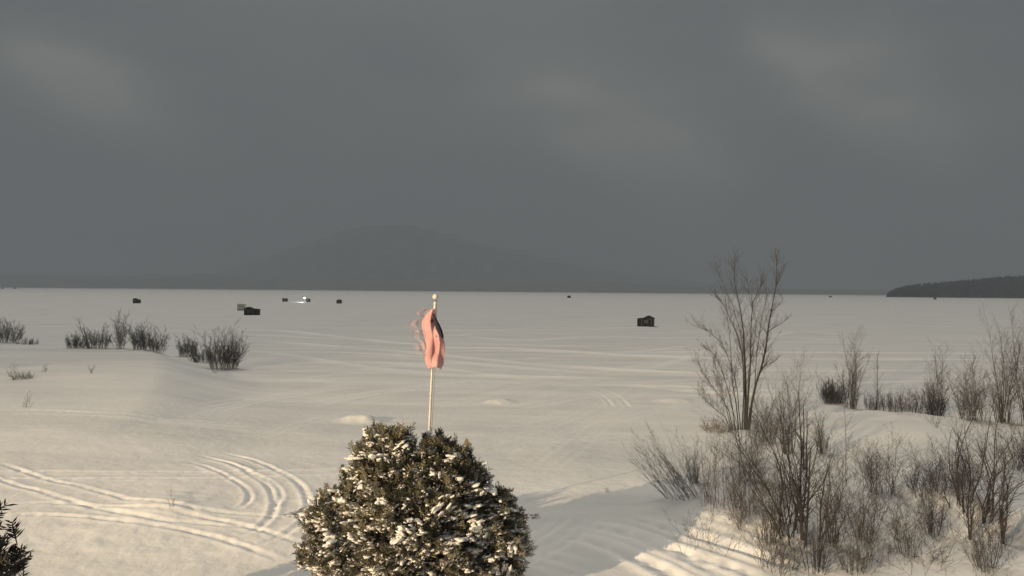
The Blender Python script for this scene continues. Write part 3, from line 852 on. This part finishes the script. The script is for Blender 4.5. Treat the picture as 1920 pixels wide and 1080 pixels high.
def conifer_wood(name, prof, dist, depth, count, label, seed, hmin, hmax):
    """a far wood: many small spires on a low rise"""
    rng = np.random.RandomState(seed)
    V, T = [], []
    xs = [q[0] for q in prof]; yt = [q[1] for q in prof]
    for k in range(count):
        px = rng.uniform(xs[0], xs[-1]); f = rng.random() ** .8
        D = dist + depth * f
        H = 7 + ray(px, np.interp(px, xs, yt))[2] * (dist + depth)
        h = rng.uniform(hmin, hmax)
        x = ray(px, 540)[0] * D
        base = max(-.5, (H - h * .8) * f)
        h = min(h, H + 3); w = h * rng.uniform(.22, .38)
        b = len(V); sides = 6
        lv = [(0.0, .35), (.12, 1.0), (.35, .62), (.38, .85), (.62, .38), (.65, .52), (1.0, .02)]
        for (zf, rf) in lv:
            for s in range(sides):
                a = 2 * math.pi * s / sides + k
                rr = w * rf * rng.uniform(.7, 1.2)
                V.append((x + rr * math.cos(a), D + rr * math.sin(a), base + zf * h))
        for l in range(len(lv) - 1):
            for s in range(sides):
                T.append((b + l * sides + s, b + l * sides + (s + 1) % sides, b + (l + 1) * sides + (s + 1) % sides, b + (l + 1) * sides + s))
    o = link(name, mesh_arrays(name, np.array(V), np.array(T)), None, M_WOOD)
    return tag(o, label, 'wood', kind='stuff')

# ================================================================== BUILD
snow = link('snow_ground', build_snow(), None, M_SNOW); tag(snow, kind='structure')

# mountain and far shore
ridge('mountain', [(260, 530), (360, 520), (430, 505), (510, 480), (590, 455), (650, 436), (700, 429), (745, 427), (790, 433), (830, 443),
                   (880, 455), (940, 470), (1000, 483), (1080, 499), (1160, 511), (1260, 523), (1400, 540)], 5400, 2600, rough=16, seed=3)
ridge('far_hills', [(-500, 505), (-200, 512), (0, 516), (120, 517), (250, 519), (380, 516), (470, 519), (600, 524), (760, 526), (900, 528), (1050, 526),
                    (1180, 531), (1300, 538), (1420, 541), (1560, 543), (1700, 545), (2000, 545), (2400, 540)], 3700, 1500, rough=10, seed=11)
ridge('wooded_point', [(1662, 556), (1690, 549), (1720, 545), (1800, 542), (1870, 538), (1940, 535), (2100, 530), (2300, 528)], 1430, 420, rough=5, seed=21, m=M_WOOD)
conifer_wood('point_wood', [(1664, 551), (1680, 541), (1700, 536), (1740, 531), (1790, 527), (1840, 522), (1900, 517), (1960, 514), (2200, 508)], 1425, 330, 2600,
             'dark far wood covering the low point on the right shore', 4, 9, 17)

# shacks
HS = [
 dict(px=1216, py=612, w=2.0, h=2.25, dep=2.0, mwall=M_BLACK, mroof=M_BLACKR, label='large black gabled ice shack alone right of the flagpole', rz=-.35, annex=-1.15, side=1),
 dict(px=467, py=590.5, w=2.0, h=2.2, dep=2.2, mwall=M_BLACK, mroof=M_BLACKR, label='black gabled ice shack with side annex beside the pale shack', rz=.12, annex=1.6, side=-1),
 dict(px=453.5, py=582, w=2.3, h=2.25, dep=1.8, mwall=M_PALE, mroof=M_PALE, label='pale greenish lath ice shack just behind the black annexed shack', roof='shed', rz=.1, door=False, window=False, trim=M_FRAME),
 dict(px=254, py=568.5, w=1.5, h=2.3, dep=1.9, mwall=M_BLACK, mroof=M_BLACKR, label='small black ice shack farthest left beyond the shore bushes', rz=.1, annex=1.2),
 dict(px=534.5, py=565.5, w=2.5, h=1.9, dep=2.0, mwall=M_RED, mroof=M_BLACKR, label='reddish brown ice shack left of the lit lamp', roof='shed', rz=.05),
 dict(px=577.5, py=566.5, w=1.8, h=2.0, dep=2.0, mwall=M_GREEN, mroof=M_BLACKR, label='dark green ice shack with the bright lamp beside it', roof='shed', rz=-.05),
 dict(px=636, py=569, w=2.4, h=2.1, dep=2.0, mwall=M_RED, mroof=M_BLACKR, label='brick red ice shack nearest left of the flagpole', rz=.15),
 dict(px=1067, py=558.5, w=3.2, h=2.6, dep=2.5, mwall=M_BLACK, mroof=M_BLACKR, label='tiny dark ice shack far out near the horizon right of flagpole', rz=.1),
 dict(px=1557, py=557.5, w=3.6, h=2.8, dep=2.5, mwall=M_BLACK, mroof=M_BLACKR, label='tiny dark ice shack at horizon left of the wooded point', rz=.1),
 dict(px=28, py=541.5, w=5.0, h=3.6, dep=3, mwall=M_BLACK, mroof=M_BLACKR, label='tiny distant ice shack at far left horizon, right of its neighbour', rz=.1),
 dict(px=5, py=541.5, w=5.0, h=3.4, dep=3, mwall=M_BLACK, mroof=M_BLACKR, label='tiny distant ice shack at the very left edge of horizon', rz=.1),
 dict(px=1753, py=561.5, w=2.4, h=2.6, dep=2.5, mwall=M_BLACK, mroof=M_BLACKR, label='tiny ice shack in front of the wooded point', rz=.1),
]
for q in HS:
    t = shack(**q)
    if q['mwall'] is M_PALE:
        w, dep, h = q['w'], q['dep'], q['h']
        link('lath', boxes_mesh('lath', [((x, -dep / 2 - .03, h * .30), (.11, .06, h * .56)) for x in (-w * .46, -w * .24, 0, w * .24, w * .46)] +
                                        [((0, -dep / 2 - .035, z), (w, .065, .11)) for z in (.12, h * .62, h * .78)]), t, M_FRAME)

# lamp burning by the green shack
def lantern():
    p = hit(572, 566.5)
    t = empty('work_lamp', (p[0], p[1], p[2]), 'bright white lamp on a pole beside the green ice shack', 'lamp')
    link('pole', tube_mesh('pole', [[(np.array([0, 0, -.1]), .05), (np.array([0, 0, 1.9]), .05)]], 8), t, M_GREY)
    import bmesh
    bm = bmesh.new(); bmesh.ops.create_uvsphere(bm, u_segments=16, v_segments=10, radius=.42)
    me = bpy.data.meshes.new('globe'); bm.to_mesh(me); bm.free()
    M = bpy.data.materials.new('lamp_glow'); M.use_nodes = True
    b = M.node_tree.nodes['Principled BSDF']; b.inputs['Emission Color'].default_value = (.92, 1, .97, 1); b.inputs['Emission Strength'].default_value = 6
    g = link('globe', me, t, M); g.location = (-.25, 0, 2.15)
    link('bracket', tube_mesh('bracket', [[(np.array([0, 0, 1.85]), .04), (np.array([-.25, 0, 1.9]), .04)]], 6), t, M_GREY)
    l = bpy.data.lights.new('lamp_light', 'POINT'); l.energy = 1100; l.color = (.88, 1, .95); l.shadow_soft_size = .2
    o = bpy.data.objects.new('lamp_light', l); S.collection.objects.link(o); o.parent = t; o.location = (-1.6, -.9, 1.5)
lantern()

assumed_yard_light()
clump_tree()

# snowy cedar in front
cz = hit(790, 1079)
CX, CY = -1.85, 13.2
cl = (CX, CY, float(ground(CX, CY)))
cedar('snowy_cedar', cl, 'wide snow-laden cedar in front of the flagpole', [
    (-.52, 0.0, 1.55, .95, 1.0, 1.35), (.52, .1, 1.55, .92, 1.0, 1.25), (-1.18, -.1, 1.05, .98, 1.0, .92), (1.20, .05, 1.0, .98, 1.05, .92),
    (0, -.5, 1.15, 1.2, 1.1, 1.2), (.0, .6, 1.3, 1.2, 1.0, 1.2), (-.95, .2, 1.85, .55, .55, .70), (1.05, .0, 1.75, .42, .45, .72), (-.62, .0, 2.50, .50, .42, .66), (.45, .2, 2.28, .46, .42, .68), (.85, .1, 2.0, .45, .4, .55), (-.20, .1, 2.2, .3, .3, .5), (1.55, .1, 1.45, .35, .4, .5), (-1.55, .1, 1.2, .4, .4, .55), (-.35, -.1, 2.75, .18, .2, .4), (-.95, 0, 2.4, .2, .2, .4)],
    8500, M_LEAF, 11)
cx2, cy2 = -8.32, 9.6
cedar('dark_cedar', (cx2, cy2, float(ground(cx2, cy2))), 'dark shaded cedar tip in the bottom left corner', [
    (0, 0, 1.0, .9, .9, 1.3), (.40, 0, 2.38, .48, .5, .55), (-.3, .1, 2.5, .6, .6, .7), (.55, .1, 1.7, .6, .6, .6)], 900, M_LEAF_SHADED, 5, snow=False, spr=1.25)

top, dd, Yp = flagpole()
flag(top, dd, Yp)

# shrubs: name, px, py base, height px, width px, style, material, label
GL = 'bare shrubs along the left shore'; GB = 'bare shrubs on the far right bank'; GF = 'bare brush on the near right slope'
SH = [
 ('bare_shrub', 12, 643, 48, 60, 'dense', M_TWIG, 'grey bare shrub cut by the left edge on the bank', GL),
 ('sapling', 36, 644, 45, 16, 'pair', M_TWIG, 'thin bare sapling right beside the leftmost shore shrub', GL),
 ('bare_shrub', 52, 646, 15, 40, 'brush', M_TWIG, 'very low brush trailing right of the left edge shrub', GL),
 ('bare_shrub', 143, 652, 28, 44, 'dense', M_TWIG, 'low sparse shrub left of the leaning sapling', GL),
 ('leaning_sapling', 168, 653, 78, 22, 'pair', M_BARK, 'leaning bare sapling rising above the left shore shrubs', GL),
 ('bare_shrub', 182, 653, 42, 52, 'dense', M_TWIG, 'bare shrub at the foot of the leaning sapling', GL),
 ('bare_shrub', 224, 653, 62, 50, 'clump', M_TWIG, 'tallest upright shrub in the left shore row', GL),
 ('bare_shrub', 262, 655, 52, 34, 'dense', M_DARK, 'dark narrow shrub between tall shrub and rounded shrub', GL),
 ('bare_shrub', 292, 659, 44, 52, 'dense', M_TWIG, 'rounded shrub at the right end of the left shore row', GL),
 ('bare_shrub', 352, 667, 38, 48, 'dense', M_DARK, 'small dark shrub by itself just left of the big round shrub', GL),
 ('bare_shrub', 380, 679, 30, 60, 'dense', M_DARK, 'low brush on the slope joining the big round shrub', GL),
 ('bare_shrub', 420, 692, 84, 92, 'mass', M_DARK, 'big round dark shrub at the tip of the left bank', GL),
 ('dead_weed', 50, 764, 26, 34, 'weed', M_DARK, 'small dark twiggy weed alone on open snow at left', None),
 ('dead_weed', 22, 706, 24, 40, 'weed', M_TWIG, 'faint weed tuft nearest the left edge on the bank', 'weeds poking through snow'),
 ('dead_weed', 42, 710, 16, 40, 'brush', M_TWIG, 'wide low weed patch on the left bank', 'weeds poking through snow'),
 ('dead_weed', 82, 697, 14, 24, 'weed', M_TWIG, 'sparse weed right of the wide weed patch', 'weeds poking through snow'),
 ('dead_weed', 172, 700, 16, 12, 'weed', M_TWIG, 'lone thin weed below the left shore shrubs', 'weeds poking through snow'),
 ('dead_weed', 405, 699, 14, 40, 'weed', M_STRAW, 'straw coloured weed at foot of the big round shrub', 'weeds poking through snow'),
 ('dead_weed', 325, 950, 34, 26, 'weed', M_STRAW, 'straw coloured weed tuft beside the sled tracks', None),
 ('dead_weed', 1140, 922, 10, 10, 'weed', M_TWIG, 'tiny weed on smooth snow left of the leaning shrub', None),
 # far right bank
 ('bare_shrub', 1563, 756, 50, 66, 'mass', M_DARK, 'dense dark rounded shrub at the left end of the bank', GB),
 ('bare_clump', 1597, 766, 132, 56, 'clump', M_TWIG, 'tall vase shaped clump right of the dense dark shrub', GB),
 ('sapling', 1643, 768, 100, 22, 'sapling', M_DARK, 'single slender sapling between vase clump and low brush', GB),
 ('bare_shrub', 1640, 769, 40, 36, 'brush', M_DARK, 'low upright brush at foot of the slender sapling', GB),
 ('bare_shrub', 1672, 771, 42, 40, 'brush', M_DARK, 'low upright brush just right of the slender sapling', GB),
 ('bare_shrub', 1705, 774, 44, 40, 'brush', M_DARK, 'low upright brush left of the wide topped clump', GB),
 ('bare_clump', 1755, 780, 124, 78, 'clump', M_TWIG, 'wide topped bare clump in the middle of the bank', GB),
 ('bare_shrub', 1745, 779, 56, 60, 'dense', M_DARK, 'dark dense undergrowth at foot of wide topped clump', GB),
 ('bare_clump', 1822, 788, 122, 64, 'dense', M_TWIG, 'dense grey clump between wide topped and tallest clumps', GB),
 ('bare_clump', 1880, 792, 186, 70, 'clump', M_TWIG, 'tallest bare clump near the right edge of the photo', GB),
 ('bare_clump', 1926, 800, 200, 60, 'clump', M_TWIG, 'bare clump cut by the right edge of the photo', GB),
 ('dead_weed', 1758, 802, 24, 26, 'weed', M_DARK, 'tiny forked weed on snow below the wide topped clump', None),
 # near right
 ('bare_shrub', 1345, 808, 26, 80, 'dense', M_STRAW, 'low straw coloured brush left of the tall tree foot', GF),
 ('bare_shrub', 1432, 835, 100, 70, 'dense', M_TWIG, 'bare shrub just right of the tall tree foot', GF),
 ('bare_clump', 1478, 850, 172, 74, 'clump', M_TWIG, 'upright bare clump between tall tree and thin tall sapling', GF),
 ('sapling', 1508, 880, 250, 40, 'pair', M_BARK, 'thin tall forked sapling right of the big tree', GF),
 ('bare_shrub', 1540, 850, 78, 50, 'clump', M_TWIG, 'small bare shrub right of the thin tall sapling', GF),
 ('sapling', 1587, 905, 145, 24, 'sapling', M_TWIG, 'lone slender sapling crossing the open snow patch', GF),
 ('leaning_shrub', 1292, 934, 132, 140, 'dense', M_TWIGR, 'reddish shrub leaning left at the left edge of brush', GF),
 ('bare_shrub', 1300, 905, 85, 50, 'clump', M_TWIGR, 'thin reddish shrub just right of the leaning shrub', GF),
 ('bare_shrub', 1345, 948, 152, 84, 'brush', M_TWIGR, 'upright brown brush rising from the lit snow mound', GF),
 ('bare_shrub', 1392, 955, 160, 84, 'brush', M_TWIG, 'upright brown brush right of the lit snow mound', GF),
 ('bare_shrub', 1405, 905, 110, 80, 'wild', M_TWIG, 'spreading brush below the foot of the tall tree', GF),
 ('dead_shrub', 1335, 968, 34, 70, 'weed', M_DARK, 'flattened dark twigs lying on the lit mound', GF),
 ('dead_shrub', 1385, 990, 42, 90, 'weed', M_TWIG, 'flattened brown twigs below the lit mound', GF),
 ('bare_tree', 1492, 1002, 290, 170, 'wild', M_DARK, 'dark spreading small tree at the centre of near brush', GF),
 ('bare_clump', 1505, 1010, 330, 60, 'pair', M_DARK, 'tall dark stems rising through the spreading small tree', GF),
 ('bare_shrub', 1440, 1015, 170, 100, 'clump', M_TWIG, 'bare shrub at lower left of the spreading small tree', GF),
 ('bare_shrub', 1560, 1020, 190, 100, 'clump', M_TWIG, 'bare shrub at lower right of the spreading small tree', GF),
 ('bare_shrub', 1530, 1068, 150, 120, 'clump', M_DARK, 'bare shrub at the bottom edge under the small tree', GF),
 ('bare_shrub', 1460, 1070, 110, 110, 'wild', M_TWIG, 'spreading brush at the bottom edge left of centre brush', GF),
 ('bare_shrub', 1655, 925, 112, 92, 'wild', M_TWIG, 'round bare shrub below the open snow patch', GF),
 ('bare_shrub', 1728, 925, 105, 100, 'wild', M_DARK, 'tangled dark shrub right of the round bare shrub', GF),
 ('bare_shrub', 1622, 1010, 130, 90, 'clump', M_TWIG, 'bare shrub near bottom, left of the dark tangle', GF),
 ('bare_tree', 1830, 960, 215, 150, 'wild', M_DARK, 'dark dense thicket tree at right with horizontal branches', GF),
 ('bare_shrub', 1790, 925, 100, 110, 'dense', M_DARK, 'dense dark shrub at left foot of the thicket tree', GF),
 ('bare_shrub', 1905, 880, 140, 90, 'wild', M_DARK, 'dense dark shrub at the right edge below the tall clumps', GF),
 ('bare_shrub', 1748, 1000, 100, 60, 'clump', M_DARK, 'V shaped bare stems near the bottom of the brush', GF),
 ('bare_shrub', 1700, 1040, 110, 90, 'clump', M_TWIG, 'thin bare shrub at bottom, left of the V shaped stems', GF),
 ('sapling', 1818, 1010, 170, 26, 'pair', M_DARK, 'dark paired stems below the thicket tree', GF),
 ('bare_clump', 1882, 1020, 190, 60, 'pair', M_DARK, 'tall bare stems at the lower right edge', GF),
 ('bare_shrub', 1850, 1065, 120, 110, 'clump', M_TWIG, 'bare shrub in the bottom right corner', GF),
 ('bare_shrub', 1600, 1072, 100, 110, 'clump', M_TWIG, 'bare shrub at the bottom edge right of the small tree', GF),
]
for i, (nm, px, py, hp, wp, st, m, lab, gr) in enumerate(SH):
    lean = {'leaning_sapling': -.42, 'leaning_shrub': -.72, 'dead_shrub': .0}.get(nm)
    place_shrub(nm, px, py, hp, wp, st, m, lab, 'tree' if 'tree' in nm else 'sapling' if 'sapling' in nm else 'weed' if 'weed' in nm else 'shrub', gr, seed=i, lean=lean)

# fine undergrowth poking through the snow among the near shrubs
def undergrowth():
    rng = random.Random(77); ch = [[], [], []]
    zones = [(1330, 1480, 850, 1000, 160), (1440, 1640, 860, 1078, 150), (1600, 1910, 850, 1078, 170), (1290, 1420, 930, 1040, 60), (1640, 1900, 740, 800, 60)]
    for x0, x1, y0, y1, n in zones:
        for k in range(n):
            px, py = rng.uniform(x0, x1), rng.uniform(y0, y1)
            if vnoise(np.array(px / 45.0), np.array(py / 30.0)) < -.08: continue
            p = hit(px, py)
            for q in range(rng.randint(1, 4)):
                grow(ch, p + np.array([rng.gauss(0, .12), rng.gauss(0, .12), -.05]), np.array([rng.gauss(-.1, .45), rng.gauss(0, .4), 1.0]), rng.uniform(.25, 1.0), rng.uniform(.003, .006), 0, rng, 6, .16, .03, (5, 3), (.3, .8), .5, .15, .3)
    o = link('undergrowth', tube_mesh('undergrowth', ch[0] + ch[1] + ch[2], 3, .0018), None, M_TWIG)
    tag(o, 'fine bare twigs scattered through the snow between the near shrubs', 'undergrowth', kind='stuff')
undergrowth()

# haze over lake and hills
V, Fs = box_verts((0, 4500, 745), (14000, 9400, 1500))
hz = link('haze', mesh_py('haze', V, Fs), None, None)
M = bpy.data.materials.new('haze'); M.use_nodes = True
t = M.node_tree; t.nodes.clear()
o = t.nodes.new('ShaderNodeOutputMaterial'); pv = t.nodes.new('ShaderNodeVolumePrincipled')
pv.inputs['Density'].default_value = 0.00029; pv.inputs['Color'].default_value = (.50, .56, .64, 1); pv.inputs['Anisotropy'].default_value = 0.0
t.links.new(pv.outputs[0], o.inputs['Volume'])
hz.data.materials.append(M); tag(hz, 'thin night haze over the frozen lake and hills', 'haze', kind='stuff')
